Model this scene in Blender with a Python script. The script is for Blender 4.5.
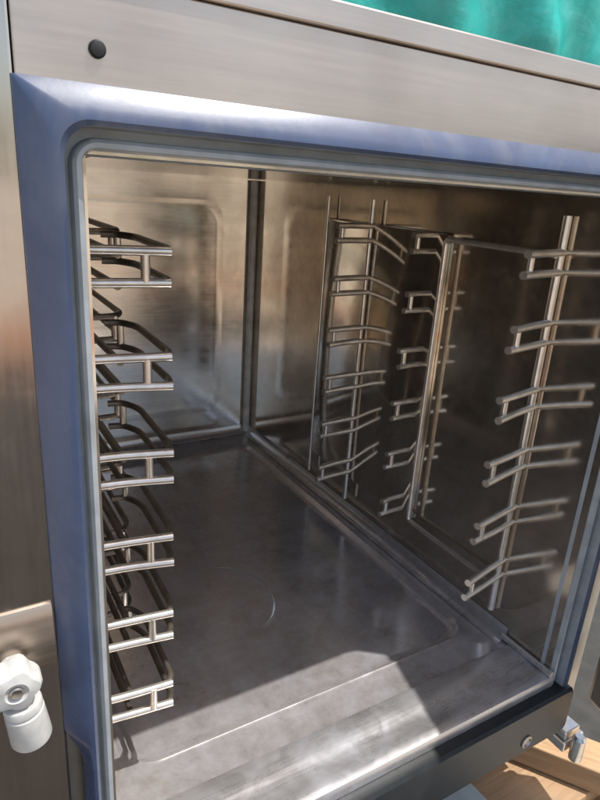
import bpy, bmesh, math, random
from mathutils import Vector, Matrix
random.seed(7)
for o in list(bpy.data.objects): bpy.data.objects.remove(o)
scene = bpy.context.scene
C = scene.collection

# ------------------------------------------------------------------ camera
cam = bpy.data.cameras.new('camera'); cob = bpy.data.objects.new('camera', cam); C.objects.link(cob)
cam.sensor_fit = 'HORIZONTAL'; cam.sensor_width = 36.0; cam.lens = 36.0*612.5/600.0
cam.clip_start = 0.01; cam.clip_end = 500
right = Vector((0.86029902, -0.50585887, 0.0631855)); up = Vector((0.11491758, 0.31318862, 0.94271249)); fwd = Vector((0.49666845, 0.8037535, -0.32756794))
M = Matrix((right, up, -fwd)).transposed().to_4x4(); M.translation = Vector((-0.06728, -0.30676, 0.48752))
cob.matrix_world = M
scene.camera = cob

# ------------------------------------------------------------------ light
SUN = Vector((0.356, -0.282, 1.0)).normalized()          # towards the sun: high, in front and to the right of the oven
world = bpy.data.worlds.new('World'); scene.world = world; world.use_nodes = True
wn = world.node_tree.nodes; wl = world.node_tree.links
sky = wn.new('ShaderNodeTexSky'); sky.sky_type = 'NISHITA'; sky.sun_disc = False
sky.sun_elevation = math.asin(SUN.z); sky.sun_rotation = math.atan2(SUN.x, SUN.y)
sky.air_density = 1.0; sky.dust_density = 3.0; sky.ozone_density = 1.0
bg = wn['Background']; bg.inputs['Strength'].default_value = 0.14
wl.new(sky.outputs['Color'], bg.inputs['Color'])
sl = bpy.data.lights.new('sun', 'SUN'); sl.energy = 3.2; sl.angle = math.radians(0.6); sl.color = (1.0, 0.99, 0.97)
so = bpy.data.objects.new('sun', sl); C.objects.link(so); so.rotation_euler = (-SUN).to_track_quat('-Z', 'Y').to_euler(); so.location = SUN*5
vs = scene.view_settings; vs.view_transform = 'Standard'; vs.look = 'None'; vs.gamma = 1.0; vs.exposure = 0.78; vs.use_curve_mapping = False

# ------------------------------------------------------------------ materials
def newmat(name):
    m = bpy.data.materials.new(name); m.use_nodes = True
    nt = m.node_tree; return m, nt, nt.nodes['Principled BSDF']
def noise(nt, scale, detail=4, rough=.55, stretch=(1,1,1), dist=0.0):
    tc = nt.nodes.new('ShaderNodeTexCoord'); mp = nt.nodes.new('ShaderNodeMapping'); mp.inputs['Scale'].default_value = stretch
    nz = nt.nodes.new('ShaderNodeTexNoise'); nz.inputs['Scale'].default_value = scale; nz.inputs['Detail'].default_value = detail
    nz.inputs['Roughness'].default_value = rough; nz.inputs['Distortion'].default_value = dist
    nt.links.new(tc.outputs['Object'], mp.inputs['Vector']); nt.links.new(mp.outputs['Vector'], nz.inputs['Vector'])
    return nz.outputs['Fac']
def ramp(nt, fac, stops):
    r = nt.nodes.new('ShaderNodeValToRGB'); e = r.color_ramp.elements
    while len(e) < len(stops): e.new(0.5)
    for k, (pos, col) in enumerate(stops):
        e[k].position = pos; e[k].color = col if len(col) == 4 else (*col, 1)
    nt.links.new(fac, r.inputs['Fac']); return r.outputs['Color']
def mix(nt, fac, a, b, blend='MIX'):
    n = nt.nodes.new('ShaderNodeMix'); n.data_type = 'RGBA'; n.blend_type = blend
    for s, v in ((n.inputs[0], fac), (n.inputs[6], a), (n.inputs[7], b)):
        if hasattr(v, 'is_linked'): nt.links.new(v, s)
        elif isinstance(v, tuple): s.default_value = (*v, 1) if len(v) == 3 else v
        else: s.default_value = v
    return n.outputs[2]
def bump(nt, bsdf, fac, strength, dist=0.001):
    b = nt.nodes.new('ShaderNodeBump'); b.inputs['Strength'].default_value = strength; b.inputs['Distance'].default_value = dist
    nt.links.new(fac, b.inputs['Height']); nt.links.new(b.outputs['Normal'], bsdf.inputs['Normal'])
def g(v): return (v, v, v)
def steel(name, col, dirt, r0, r1, grain=(1,1,1), deposit=0.0, bumps=0.08, depcol=(.5,.51,.56)):
    m, nt, b = newmat(name)
    streak = noise(nt, 60, 5, .6, grain)
    fine = noise(nt, 420, 2, .5, grain); streak_n = nt.nodes.new('ShaderNodeMath'); streak_n.operation = 'MULTIPLY_ADD'; streak_n.inputs[1].default_value = .45
    sub = nt.nodes.new('ShaderNodeMath'); sub.operation = 'MULTIPLY'; sub.inputs[1].default_value = .55; nt.links.new(streak, sub.inputs[0])
    nt.links.new(fine, streak_n.inputs[0]); nt.links.new(sub.outputs[0], streak_n.inputs[2]); streak = streak_n.outputs[0]
    blot = noise(nt, 8, 4, .5, dist=.3)
    spots = noise(nt, 48, 6, .62, dist=.5)
    c = mix(nt, ramp(nt, blot, [(.38, g(0)), (.66, g(1))]), col, dirt)
    c = mix(nt, 0.25, c, ramp(nt, streak, [(.3, g(.4)), (.65, g(1))]), 'MULTIPLY')
    rr = mix(nt, ramp(nt, streak, [(.3, g(0)), (.7, g(1))]), g(r0), g(r1))
    rr = mix(nt, ramp(nt, spots, [(.45, g(0)), (.8, g(.35))]), rr, g(min(1, r1+.2)))
    b.inputs['Metallic'].default_value = 1.0
    if deposit > 0:
        d1 = ramp(nt, blot, [(.35, g(.45)), (.65, g(1))]); d2 = ramp(nt, spots, [(.30, g(.62)), (.75, g(1))])
        d = mix(nt, 1.0, d1, d2, 'MULTIPLY')
        met = mix(nt, d, g(1.0), g(1.0-deposit))
        nt.links.new(met, b.inputs['Metallic']); c = mix(nt, d, c, mix(nt, deposit, c, depcol))
    nt.links.new(c, b.inputs['Base Color']); nt.links.new(rr, b.inputs['Roughness'])
    wob = noise(nt, 7, 2, .4)
    bb = mix(nt, .5, streak, wob)
    bump(nt, b, bb, bumps, .0012)
    return m
S_HEAD = steel('brushed_steel_front', (.56,.475,.40), (.48,.40,.335), .28, .40, (.04,1,1))
S_LEFT = steel('brushed_steel_column', (.52,.46,.40), (.43,.37,.31), .10, .17, (1,1,.05))
S_WALL = steel('polished_steel_chamber', (.84,.76,.65), (.58,.49,.39), .06, .13, (.25,.25,.25), .12, .06, (.46,.44,.40))
S_BACK = steel('polished_steel_back', (.88,.83,.755), (.79,.73,.65), .10, .18, (.05,1,1), .14, .05, (.56,.51,.44))
m, nt, b = newmat('scaled_steel_floor')
sc1 = noise(nt, 30, 4, .6, (1,.03,1)); sc2 = noise(nt, 34, 4, .6, (.04,1,1)); sp = noise(nt, 70, 6, .7); bl = noise(nt, 5, 3, .5); sp2 = noise(nt, 22, 6, .75, dist=.4)
scr = mix(nt, .5, ramp(nt, sc1, [(.42, g(0)), (.72, g(1))]), ramp(nt, sc2, [(.42, g(0)), (.72, g(1))]))
dep = mix(nt, .55, ramp(nt, sp, [(.25, g(.24)), (.75, g(.64))]), ramp(nt, sp2, [(.25, g(.28)), (.75, g(.74))]))
c = mix(nt, ramp(nt, bl, [(.35, g(0)), (.7, g(1))]), (.72,.60,.45), (.58,.47,.34))
c = mix(nt, dep, c, (.74,.775,.89))
c = mix(nt, .38, c, mix(nt, scr, g(.55), g(1)), 'MULTIPLY')
drip = noise(nt, 16, 5, .7, (1,1,1), 1.5)
c = mix(nt, ramp(nt, drip, [(.64, g(0)), (.70, g(.55))]), c, (.16,.11,.07))
nt.links.new(c, b.inputs['Base Color'])
nt.links.new(mix(nt, dep, g(.94), g(.40)), b.inputs['Metallic'])
nt.links.new(mix(nt, scr, g(.13), g(.27)), b.inputs['Roughness']); bump(nt, b, mix(nt, .4, scr, bl), .08, .001); S_FLOOR = m
S_SILL = steel('worn_steel_sill', (.62,.58,.53), (.50,.46,.41), .22, .34, (.05,1,1), .5, .05, (.64,.66,.75))
S_WIRE = None
S_REFLECTOR = steel('bright_reflector', (.82,.77,.69), (.74,.68,.60), .16, .26, (1,1,.05))
S_CASE = steel('steel_casing', (.5,.47,.43), (.4,.36,.32), .35, .5)

def plain(name, col, rough, var=.25, scale=30, metallic=0, bstr=.1, bdist=.001, spec=.5):
    m, nt, b = newmat(name)
    f = noise(nt, scale, 5)
    c = mix(nt, ramp(nt, f, [(.35, g(0)), (.68, g(1))]), col, tuple(x*(1-var) for x in col))
    nt.links.new(c, b.inputs['Base Color']); b.inputs['Roughness'].default_value = rough; b.inputs['Metallic'].default_value = metallic
    b.inputs['Specular IOR Level'].default_value = spec
    bump(nt, b, f, bstr, bdist); return m
S_WIRE = plain('steel_wire', (.78,.72,.64), .26, .22, 90, metallic=.80, bstr=.04)
S_SHADED = plain('shaded_steel_wire', (.20,.165,.13), .38, .4, 70, metallic=.7, bstr=.06)  # darker copy of the wire steel, paints shade onto the wires behind the hooks
m, nt, b = newmat('blue_silicone')
f = noise(nt, 35, 5); f2 = noise(nt, 14, 6, .65, (1,1,.5), .8); f3 = noise(nt, 300, 3)
c = mix(nt, ramp(nt, f, [(.35, g(0)), (.68, g(1))]), (.055,.078,.140), (.043,.060,.110))
c = mix(nt, ramp(nt, f2, [(.52, g(0)), (.74, g(.6))]), c, (.13,.13,.135))
nt.links.new(c, b.inputs['Base Color'])
nt.links.new(mix(nt, ramp(nt, f2, [(.4, g(0)), (.7, g(1))]), g(.27), g(.46)), b.inputs['Roughness']); b.inputs['Specular IOR Level'].default_value = .55
bump(nt, b, mix(nt, .35, f2, f3), .10, .0008); GASKET = m
LIP = plain('grey_silicone_lip', (.34,.365,.375), .32, .25, 50, spec=.6)
BLACK = plain('black_rubber', (.016,.018,.018), .42, .4, 60)
DARK = plain('dark_hole', (.01,.01,.01), .6)
WHITEP = plain('white_plastic', (.55,.54,.50), .45, .35, 60)
CORNER_LIGHT = plain('corner_highlight', (.80,.75,.67), .35, .35, 40)  # pale colour stands in for the highlight along the rear corners
FOAM = plain('pale_board', (.52,.55,.53), .7, .2, 20)
m, nt, b = newmat('pine_board')
wf = noise(nt, 14, 6, .6, (1,12,12), .8); wg = noise(nt, 4, 3)
c = ramp(nt, wf, [(.3, (.30,.165,.075)), (.55, (.44,.27,.13)), (.75, (.52,.34,.18))])
nt.links.new(mix(nt, ramp(nt, wg, [(.4, g(0)), (.7, g(.5))]), c, (.28,.19,.12)), b.inputs['Base Color']); b.inputs['Roughness'].default_value = .7
bump(nt, b, wf, .25); WOOD = m
m, nt, b = newmat('teal_tarpaulin')
f1 = noise(nt, 3.2, 6, .6, (1,1,1), 1.0)
f2 = noise(nt, 4.5, 5, .6, (1,1,1.6), .5); f3 = noise(nt, 160, 2, .5)
c = mix(nt, ramp(nt, f1, [(.35, g(0)), (.7, g(1))]), (.004,.25,.205), (.010,.36,.30))
c = mix(nt, ramp(nt, f2, [(.50, g(0)), (.85, g(.28))]), c, (.22,.55,.48))
nt.links.new(c, b.inputs['Base Color']); b.inputs['Roughness'].default_value = .45; bump(nt, b, mix(nt, .06, f2, f3), .3, .02); TARP = m
m, nt, b = newmat('concrete_yard')
f1 = noise(nt, .8, 6, .6); f2 = noise(nt, 30, 6, .7)
c = mix(nt, ramp(nt, f1, [(.35, g(0)), (.7, g(1))]), (.56,.50,.42), (.45,.40,.33))
c = mix(nt, .4, c, ramp(nt, f2, [(.3, g(.5)), (.7, g(1))]), 'MULTIPLY')
nt.links.new(c, b.inputs['Base Color']); b.inputs['Roughness'].default_value = .85; bump(nt, b, f2, .4, .004); GROUND = m

DARK_GROUND = plain('dark_ground', (.042,.038,.033), .85, .4, 25, bstr=.4, bdist=.004)
ORANGE_GROUND = plain('added_orange_strip', (.40,.20,.11), .85, .3, 6, bstr=.3, bdist=.004)

# ------------------------------------------------------------------ mesh helpers
def obj(name, bm, mat, parent=None, smooth=False, bevel=0):
    bmesh.ops.recalc_face_normals(bm, faces=bm.faces)
    me = bpy.data.meshes.new(name); bm.to_mesh(me); bm.free(); me.materials.append(mat)
    if smooth:
        for p in me.polygons: p.use_smooth = True
        me.set_sharp_from_angle(angle=math.radians(38))
    o = bpy.data.objects.new(name, me); C.objects.link(o)
    if parent: o.parent = parent
    if bevel:
        md = o.modifiers.new('bevel', 'BEVEL'); md.width = bevel; md.segments = 2; md.limit_method = 'ANGLE'
    return o
def box(bm, x0, x1, y0, y1, z0, z1, mtx=None):
    v = [bm.verts.new((x, y, z)) for x in (x0, x1) for y in (y0, y1) for z in (z0, z1)]
    if mtx:
        for q in v: q.co = mtx @ q.co
    for f in ((0,1,3,2),(4,6,7,5),(0,4,5,1),(2,3,7,6),(0,2,6,4),(1,5,7,3)): bm.faces.new([v[i] for i in f])
def boxo(name, dims, mat, parent, bevel=0.0008, mtx=None):
    bm = bmesh.new(); box(bm, *dims, mtx); return obj(name, bm, mat, parent, bevel=bevel)
def rounded(pts, r, n=4):
    out = [Vector(pts[0])]
    for i in range(1, len(pts)-1):
        a, b, c = Vector(pts[i-1]), Vector(pts[i]), Vector(pts[i+1])
        d1, d2 = (a-b), (c-b); rr = min(r, d1.length*.45, d2.length*.45)
        p, q = b+d1.normalized()*rr, b+d2.normalized()*rr
        for k in range(n+1):
            t = k/n; out.append(p*(1-t)**2 + b*2*t*(1-t) + q*t*t)
    out.append(Vector(pts[-1])); return out
def tube(bm, pts, r, n=12):
    pts = [Vector(p) for p in pts]; rings = []; ref = None
    for i, p in enumerate(pts):
        t = (pts[min(i+1, len(pts)-1)] - pts[max(i-1, 0)]).normalized()
        if ref is None: ref = t.orthogonal().normalized()
        ref = (ref - t*ref.dot(t)).normalized(); s = t.cross(ref)
        rings.append([bm.verts.new(p + (ref*math.cos(2*math.pi*k/n) + s*math.sin(2*math.pi*k/n))*r) for k in range(n)])
    for a, b in zip(rings, rings[1:]):
        for k in range(n): bm.faces.new((a[k], a[(k+1)%n], b[(k+1)%n], b[k]))
    bm.faces.new(rings[0]); bm.faces.new(rings[-1])
def lathe(bm, prof, origin, axis, n=24):
    q = Vector(axis).normalized().to_track_quat('Z', 'Y').to_matrix(); o = Vector(origin); rings = []
    for r, h in prof:
        rings.append([bm.verts.new(o + q @ Vector((r*math.cos(2*math.pi*k/n), r*math.sin(2*math.pi*k/n), h))) for k in range(n)])
    for a, b in zip(rings, rings[1:]):
        for k in range(n): bm.faces.new((a[k], a[(k+1)%n], b[(k+1)%n], b[k]))
    bm.faces.new(rings[0]); bm.faces.new(rings[-1])
def rrect(x0, x1, y0, y1, r, n=8):
    pts = []
    for cx, cy, a0 in ((x1-r, y1-r, 0), (x0+r, y1-r, 90), (x0+r, y0+r, 180), (x1-r, y0+r, 270)):
        for k in range(n+1):
            a = math.radians(a0 + 90*k/n); pts.append((cx + r*math.cos(a), cy + r*math.sin(a)))
    return pts
def skin(bm, loops, closed=True, cap=False):
    vs_ = [[bm.verts.new(p) for p in L] for L in loops]
    for a, b in zip(vs_, vs_[1:]):
        n = len(a)
        for k in range(n if closed else n-1): bm.faces.new((a[k], a[(k+1)%n], b[(k+1)%n], b[k]))
    if cap: bm.faces.new(vs_[-1])
def thing(name, label, cat, loc=(0,0,0), group=None):
    o = bpy.data.objects.new(name, None); C.objects.link(o); o.empty_display_size = .05
    o.location = loc; o['label'] = label; o['category'] = cat
    if group: o['group'] = group
    return o
def tag(o, label, cat, group=None):
    o['label'] = label; o['category'] = cat
    if group: o['group'] = group
    return o

# ------------------------------------------------------------------ dimensions (metres; front plane y = 0, chamber floor z = 0)
W, D, H = 0.468, 0.7615, 0.4957
GZ = -0.32                                    # yard level
PZ = -0.20                                    # top of the boards the oven stands on

# ------------------------------------------------------------------ setting
bm = bmesh.new(); bmesh.ops.create_grid(bm, x_segments=1, y_segments=1, size=120); 
for v in bm.verts: v.co.z = GZ
gr = obj('ground', bm, GROUND); gr['kind'] = 'structure'

def sheet(name, x0, x1, y0, y1, z, mat):
    bm = bmesh.new(); bm.faces.new([bm.verts.new(p) for p in ((x0,y0,z),(x1,y0,z),(x1,y1,z),(x0,y1,z))]); o = obj(name, bm, mat); o['kind'] = 'structure'; return o
sheet('added_dark_strip', -.75, .42, -2.6, -.123, GZ+.004, DARK_GROUND)  # unseen dark strip, added to darken the reflection in the left column
sheet('added_dark_pad', -1.5, 3.2, -.12, 3.0, GZ+.004, DARK_GROUND)  # dark sheet added so the gap beside the hinge reads dark
sheet('added_orange_strip', -9, 9, -3.5, -2.603, GZ+.004, ORANGE_GROUND)  # unseen orange ground, added for the warm reflection in the steel

# ------------------------------------------------------------------ the oven
oven = thing('combi_oven', 'open stainless steel combi oven with blue door gasket and empty cooking chamber', 'oven')
T = .003
# chamber
bm = bmesh.new(); box(bm, -T, 0, .002, D, -.004, H); obj('side_wall', bm, S_WALL, oven)
bm = bmesh.new(); box(bm, W, W+T, .002, D, -.004, H); obj('side_wall', bm, S_WALL, oven)
bm = bmesh.new(); box(bm, -T, W+T, D, D+T, -.004, H); obj('back_wall', bm, S_BACK, oven)
bm = bmesh.new(); box(bm, -T, W+T, .002, D+T, H, H+T); obj('ceiling', bm, S_WALL, oven)
# pressed panel in the back wall
bm = bmesh.new()
x0, x1, z0, z1 = W-.405, .405, .054, .456
L = []
for ins, dy, r in ((0, -.0003, .036), (.005, -.0006, .033), (.010, -.0010, .030), (.015, -.0008, .027), (.020, -.0006, .024)):
    L.append([(x, D+dy, z) for x, z in rrect(x0+ins, x1-ins, z0+ins, z1-ins, r)])
skin(bm, L, cap=True); obj('pressed_panel', bm, S_BACK, oven, smooth=True)
# vertical corner beads and coves
def cove(name, a, b, u, v, r, mat):
    bm = bmesh.new(); a, b, u, v = map(Vector, (a, b, u, v)); n = 6; rows = []
    for p in (a, b): rows.append([bm.verts.new(p + u*r*(1-math.sin(math.pi/2*k/n)) + v*r*(1-math.cos(math.pi/2*k/n)) + (u+v)*.0006) for k in range(n+1)])
    for k in range(n): bm.faces.new((rows[0][k], rows[0][k+1], rows[1][k+1], rows[1][k]))
    return obj(name, bm, mat, oven, smooth=True)
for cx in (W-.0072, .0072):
    bm = bmesh.new(); tube(bm, [(cx, D-.0072, .004), (cx, D-.0072, H-.002)], .0070, 12); obj('corner_strip', bm, CORNER_LIGHT, oven, smooth=True)
cove('floor_cove', (W, .062, 0), (W, D-.001, 0), (-1,0,0), (0,0,1), .016, S_FLOOR)
cove('floor_cove', (0, .062, 0), (0, D-.001, 0), (1,0,0), (0,0,1), .016, S_FLOOR)
cove('floor_cove', (.001, D, 0), (W-.001, D, 0), (0,-1,0), (0,0,1), .016, S_FLOOR)
# floor with a sunk pan
bm = bmesh.new()
L = []
for (a, b, c_, d, r, z) in ((-.002, W+.002, .05, D, .001, 0), (.028, .441, .089, .705, .034, 0), (.031, .438, .092, .702, .032, .0012),
                            (.035, .434, .096, .698, .030, -.0012), (.040, .429, .101, .693, .027, -.0045), (.046, .423, .107, .687, .024, -.0052)):
    L.append([(x, y, z) for x, y in rrect(a, b, c_, d, r)])
skin(bm, L, cap=True); obj('chamber_floor', bm, S_FLOOR, oven, smooth=True)
# raised ring round the drain
bm = bmesh.new(); cx, cy = .190, .277
L = []
for r, lift in ((.0768, 0), (.0758, .6), (.0745, 1), (.0732, .6), (.0722, 0)):
    L.append([(cx+r*math.cos(math.radians(-75+k*4)), cy+r*math.sin(math.radians(-75+k*4)), -.0053+.0017*lift*math.sin(math.pi*k/36)**.6) for k in range(37)])
skin(bm, L, closed=False); obj('drain_ring', bm, S_FLOOR, oven, smooth=True)
# sill: a stepped plate with a folded front lip
bm = bmesh.new()
prof = [(.056, -.003), (.054, .002), (.050, .0030), (.030, .0026), (.027, .0016), (.012, .0016), (.009, .0024), (.002, .0024), (-.003, .0010), (-.004, -.003), (-.004, -.012)]
rows = [[bm.verts.new((x, y, z)) for y, z in prof] for x in (-.001, W+.001)]
for k in range(len(prof)-1): bm.faces.new((rows[0][k], rows[0][k+1], rows[1][k+1], rows[1][k]))
obj('sill', bm, S_SILL, oven, smooth=True)
bm = bmesh.new(); tube(bm, [(W-.0045, .066, .0055), (W-.0045, -.004, .0055)], .0036); obj('sill_bead', bm, S_SILL, oven, smooth=True)
# fan baffle plates on the right wall
def plate(y0, y1, z0, z1, x, sgn):
    bm = bmesh.new(); L = []
    for ins, h in ((0, .0005), (0, .005), (.0015, .0065)):
        L.append([(x + sgn*h, y, z) for y, z in rrect(y0+ins, y1-ins, z0+ins, z1-ins, .006, 3)])
    skin(bm, L, cap=True); return obj('baffle_plate', bm, S_WALL, oven, smooth=True)
plate(.243, .505, .062, .447, W, -1)
plate(.243, .505, .062, .447, 0, 1)

# front
boxo('header_panel', (-.0275, W+.06, 0, .03, .5225, .5655), S_HEAD, oven, .0008)
boxo('upper_trim', (-.0275, W+.06, -.0025, .03, .56565, .579), S_HEAD, oven, .0012)
boxo('column_panel', (-.26, -.02775, .0004, .04, -.085, .579), S_LEFT, oven, .0015)
boxo('column_panel', (W+.0305, W+.075, .010, .04, -.085, .521), S_CASE, oven, .0015)
boxo('frame_strip', (-.028, -.001, .0075, .03, -.085, .5222), S_CASE, oven, .0)
boxo('frame_strip', (W+.001, W+.030, .0075, .03, -.085, .5222), S_CASE, oven, .0)
boxo('frame_strip', (-.001, W+.001, .008, .03, H+.004, .5222), S_CASE, oven, .0)
# casing round the chamber
boxo('top_panel', (-.26, W+.075, .041, .86, .570, .5785), S_CASE, oven, .001)
boxo('side_panel', (-.26, -.258, .041, .86, -.085, .569), S_CASE, oven, .001)
boxo('side_panel', (W+.073, W+.075, .041, .86, -.085, .569), S_CASE, oven, .001)
boxo('rear_panel', (-.257, W+.072, .857, .86, -.085, .569), S_CASE, oven, .001)
boxo('base_panel', (-.26, W+.075, .041, .86, -.095, -.086), S_CASE, oven, .001)
for fx in (-.21, W+.03):
    for fy in (.16, .80):
        bm = bmesh.new(); lathe(bm, [(.024, 0), (.026, .008), (.016, .014), (.014, .1035)], (fx, fy, PZ+.001), (0,0,1), 20); obj('foot', bm, BLACK, oven, smooth=True)
# screw in the header
bm = bmesh.new(); lathe(bm, [(.0037, -.001), (.0037, .001), (.0030, .0020), (.0012, .0024)], (.0067, -.0002, .5385), (0,-1,0), 20); obj('screw', bm, DARK, oven, smooth=True)

# gasket: profile (offset out from the opening, height towards the viewer, corner radius)
prof = [(-.0008, -.014, .005), (.0016, -.001, .006), (.0028, .0022, .007), (.0050, .0028, .010), (.0066, .0012, .012), (.0072, -.0060, .0125), (.0112, -.0060, .0145),
        (.0116, .0100, .0145), (.0136, .0120, .014), (.0185, .0112, .009), (.0288, .0022, .0012), (.0292, -.0010, .001)]
zs_left = [-.03, .06, .128, .140, .152, .158, .164, .172, .182, .25, .33, .41, .46]
def notch(z, u):
    if u < .0137: return u
    f = 1.0 if z < .148 else (0.0 if z > .170 else (.170-z)/.022)
    return u*(1-f) + (.0138 + (u-.0138)*.35)*f
loops = []
for u, v, r in prof:
    P = [(-notch(z, u), -v, z) for z in zs_left]
    for k in range(9):
        a = math.pi - math.pi/2*k/8; P.append((-u + r + r*math.cos(a), -v, H + u - r + r*math.sin(a)))
    for k in range(9):
        a = math.pi/2 - math.pi/2*k/8; P.append((W + u - r + r*math.cos(a), -v, H + u - r + r*math.sin(a)))
    P += [(W+u, -v, z) for z in reversed(zs_left) if z > -.02] + [(W+u, -v, -.03)]
    loops.append(P)
bm = bmesh.new(); skin(bm, loops[7:], closed=False); gk = obj('gasket', bm, GASKET, oven, smooth=True)
bm = bmesh.new(); skin(bm, loops[:8], closed=False); obj('gasket_lip', bm, LIP, gk, smooth=True)

# black drip channel under the sill
bm = bmesh.new()
L = []
for y, ins in ((.01, 0), (-.014, 0), (-.017, .003)):
    L.append([(x, y, z) for x, z in rrect(-.03+ins, W+.027-ins, -.074+ins, -.0125-ins, .010 if ins == 0 else .008, 5)])
skin(bm, L, cap=True); dc = obj('drip_channel', bm, BLACK, oven, smooth=True)
for sx in (.05, .424):
    bm = bmesh.new(); lathe(bm, [(.0075, -.001), (.0075, .0012), (.0055, .002), (.0045, .0004), (.001, .0002)], (sx, -.0172, -.056), (0,-1,0), 20); obj('screw', bm, S_CASE, dc, smooth=True)
# lower hinge at the right
bm = bmesh.new(); box(bm, W+.032, W+.068, -.018, .012, -.112, -.098); box(bm, W+.034, W+.060, -.016, .010, -.0975, -.086); hg = obj('hinge_bracket', bm, S_WIRE, oven, bevel=.002)
bm = bmesh.new(); lathe(bm, [(.007, 0), (.0075, .004), (.0075, .030), (.005, .033)], (W+.045, -.026, -.118), (0,0,1), 20); obj('hinge_pin', bm, S_WIRE, hg, smooth=True)

# ledge and white fitting on the left column
bm = bmesh.new(); rows = []
for x in (-.2595, -.0305):
    rows.append([bm.verts.new((x, .0 - .0045*math.sin(math.pi*k/10) - (.0 if 0 < k < 10 else -.002), .243 - .021*math.cos(math.pi*k/10))) for k in range(11)])
for k in range(10): bm.faces.new((rows[0][k], rows[0][k+1], rows[1][k+1], rows[1][k]))
bm.faces.new(rows[1])
obj('ledge', bm, S_HEAD, oven, smooth=True)
fx, fy = -.0535, -.020
bm = bmesh.new(); n = 36; rings = []                      # lobed hand knob
for rad, h in ((.0085, 0), (.0112, .0015), (.0120, .004), (.0120, .013), (.0108, .0165), (.0060, .0175), (.0045, .0160), (.0010, .0160)):
    rings.append([(fx + (rad*(1 + (.10*math.cos(5*2*math.pi*k/n) if rad > .007 else 0)))*math.cos(2*math.pi*k/n), fy + .010 - h, .2325 + (rad*(1 + (.10*math.cos(5*2*math.pi*k/n) if rad > .007 else 0)))*math.sin(2*math.pi*k/n)) for k in range(n)])
skin(bm, rings, cap=True); kn = obj('valve_knob', bm, WHITEP, oven, smooth=True)
bm = bmesh.new(); lathe(bm, [(.0036, 0), (.0036, .0014), (.0028, .0020), (.0008, .0012)], (fx, fy-.0058, .2325), (0,-1,0), 16); obj('knob_screw', bm, S_CASE, kn, smooth=True)
bm = bmesh.new(); lathe(bm, [(.0065, 0), (.0065, .0115), (.0096, .0120), (.0100, .0128), (.0100, .0165), (.0093, .0170), (.0093, .0180), (.0102, .0186), (.0108, .0375), (.0102, .0388), (.0078, .0390), (.0076, .0340)], (fx+.001, fy+.002, .2305), (.12, 0, -1), 28)
obj('spout', bm, WHITEP, kn, smooth=True)
bm = bmesh.new(); lathe(bm, [(.0085, 0), (.0085, .009), (.0095, .0095), (.0095, .016), (.0065, .0165), (.0065, .10)], (fx-.006, fy+.006, .2235), (-1, 0, -.05), 20)
obj('pipe', bm, WHITEP, kn, smooth=True)
bm = bmesh.new(); tube(bm, [(fx, fy+.008, .2325), (fx, .002, .2325)], .006); obj('stem', bm, WHITEP, kn, smooth=True)

# open door on the right, swung towards the viewer
dp = Vector((W+.062, -.012, 0))
dm = Matrix.Translation(dp) @ Matrix.Rotation(math.radians(-104), 4, 'Z')   # local +x runs out along the door, local y is its thickness
bm = bmesh.new(); box(bm, .0, .56, .0, .05, -.05, .548, dm); dr = obj('door', bm, S_CASE, oven, bevel=.006)
bm = bmesh.new(); box(bm, .03, .53, -.008, -.001, -.02, .52, dm); obj('reflector_liner', bm, S_REFLECTOR, dr, bevel=.003)  # unseen bright plate in place of glass, added to lighten the back wall

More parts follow.
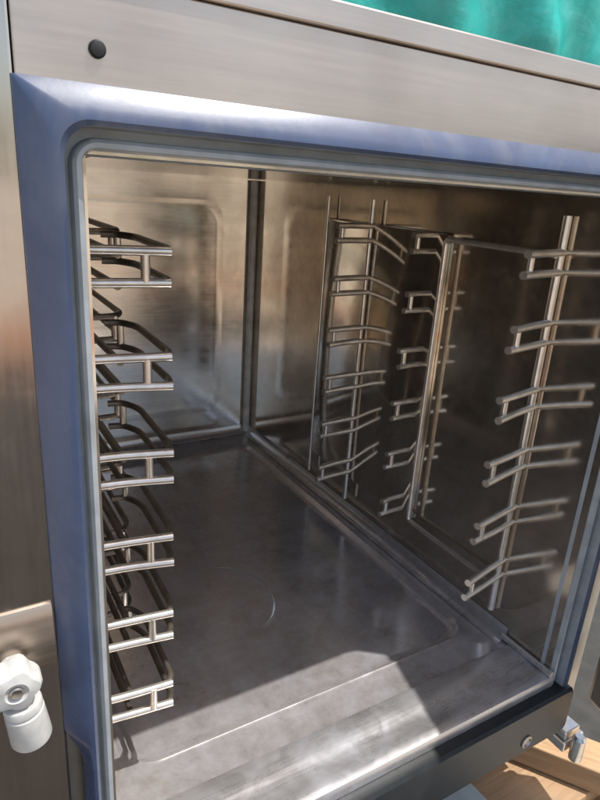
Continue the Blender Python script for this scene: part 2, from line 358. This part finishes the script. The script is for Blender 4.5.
# ------------------------------------------------------------------ the tray racks
ZT, PITCH, GAP = .4342, .070, .0202
def make_rack(side, label):
    X = (lambda d: d) if side == 0 else (lambda d: W - d)
    r = thing('tray_rack', label, 'rack', (X(.03), .24, 0), 'wire tray racks hung in the oven chamber')
    off = Vector(r.location)
    def part(name, bm, mat=S_WIRE):
        for v in bm.verts: v.co -= off
        return obj(name, bm, mat, r, smooth=True)
    rad = .0032 if side == 0 else .0040
    for i in range(6):
        zc = ZT - i*PITCH
        for s in (0, 1):
            z = zc + (.5-s)*GAP
            jy = random.uniform(-.003, .003); jz = random.uniform(-.0008, .0008)
            front = [(.0005, .088), (.036, .084), (.067, .079+jy)] if side == 0 else [(.0005, .088), (.036, .081), (.072, .074+jy)]
            rear = [(.034, .214), (.064, .214), (.072, .226), (.073, .376), (.066, .390+jy), (.007, .389)] if side == 0 else [(.006, .388), (.036, .387), (.071, .383+jy)]
            plans = ([] if side == 0 else [([(.006, .262), (.026, .262), (.046, .260+jy)], 'hook', S_WIRE, .0036)]) + [(front, 'hook', S_WIRE, rad), (rear, 'hook' if side else 'rail', S_WIRE if side else S_SHADED, rad if side else .0027)]
            if side == 0: plans.append(([(.0645, .081+jy), (.069, .090), (.071, .172), (.062, .190), (.050, .192)], 'rail', S_SHADED, .0027))
            for plan, nm, mt, rd in plans:
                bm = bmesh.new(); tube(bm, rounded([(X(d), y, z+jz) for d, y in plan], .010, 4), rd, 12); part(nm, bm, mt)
        for d, y in (((.051, .0815), (.062, .190), (.064, .215), (.056, .390)) if side == 0 else ((.060, .0765), (.036, .261), (.060, .3845))):
            bm = bmesh.new(); tube(bm, [(X(d), y, zc-GAP/2), (X(d), y, zc+GAP/2)], .003, 12); part('link', bm)
        if side == 0:
            for s in (0, 1):
                bm = bmesh.new(); tube(bm, [(X(.034), .084, zc+(.5-s)*GAP-.003), (X(.034), .215, zc+(.5-s)*GAP-.003)], .0024, 10); part('brace', bm, S_SHADED)
    for y, dd, rad in ((.088, .0050, .0042), (.389, .0105, .0034), (.500, .0095, .0026)):
        bm = bmesh.new(); tube(bm, [(X(dd), y, .028), (X(dd), y, .478)], rad, 12); part('post', bm)
    bm = bmesh.new(); tube(bm, rounded([(X(.0115), .088, .441), (X(.0115), .240, .441), (X(.0115), .240, .068), (X(.0115), .088, .068)], .006, 4), .0034, 10); part('stay', bm)
    if side == 0:
        bm = bmesh.new(); tube(bm, [(X(.034), .2145, .03), (X(.034), .2145, .47)], .003, 8); part('post', bm)
    return r
make_rack(0, 'wire tray rack on the left, its short rails catching the light beside the blue gasket')
make_rack(1, 'wire tray rack on the right wall, rails mirrored in the polished steel')

# ------------------------------------------------------------------ under and around the oven
def board(name, cx, cy, ang, ln, wd, th, top, mat, label, cat, group=None, bev=.002):
    bm = bmesh.new(); box(bm, -ln/2, ln/2, -wd/2, wd/2, -th, 0)
    o = obj(name, bm, mat, bevel=bev); o.location = (cx, cy, top); o.rotation_euler.z = ang
    return tag(o, label, cat, group)
pal = thing('pallet', 'pale wooden pallet boards under the oven at lower right', 'pallet', (0, 0, GZ))
def slat(name, cx, cy, ang, ln, wd, th, top, bev=.002):
    bm = bmesh.new(); box(bm, -ln/2, ln/2, -wd/2, wd/2, -th, 0)
    o = obj(name, bm, WOOD, pal, bevel=bev); o.location = (cx, cy, top-GZ); o.rotation_euler.z = ang; return o
for k, yy in enumerate((.70, .82)): slat('plank', .12, yy, 0, 1.0, .10, .022, PZ)
for k, yy in enumerate((.02, .135, .25, .36, .47, .58)): slat('plank', .12, yy, 0, 1.0, .10, .022, PZ)
for xx in (-.30, .12, .56): slat('bearer', xx, .42, math.pi/2, .98, .09, .096, PZ-.0225)
board('wooden_batten', .585, -.015, math.radians(-56), .34, .05, .035, PZ+.036, WOOD, 'short orange-brown wooden batten lying askew below the oven door hinge', 'batten')
board('foam_board', .35, -.01, math.radians(3), .17, .28, .012, PZ+.0125, FOAM, 'pale grey board lying on the pallet under the black strip', 'board')

# ------------------------------------------------------------------ tarpaulin behind
bm = bmesh.new(); nx, nz = 90, 60; grid = []
for i in range(nx+1):
    col = []
    for k in range(nz+1):
        x = .2 + 4.2*i/nx; z = GZ + .006 + 2.6*k/nz
        y = 1.75 + .035*abs(math.sin(x*7.1+z*2.3)) + .025*abs(math.sin(x*4.3-z*6.1)) + .05*math.sin(x*5.3+.6*math.sin(z*3)) + .03*math.sin(x*11+z*4) + .02*math.sin(z*9+x*3)
        col.append(bm.verts.new((x, y, z)))
    grid.append(col)
for i in range(nx):
    for k in range(nz): bm.faces.new((grid[i][k], grid[i+1][k], grid[i+1][k+1], grid[i][k+1]))
tp = obj('tarpaulin', bm, TARP, smooth=True)
md = tp.modifiers.new('solid', 'SOLIDIFY'); md.thickness = .002
tag(tp, 'teal green tarpaulin hanging behind the oven at the top right', 'tarpaulin')
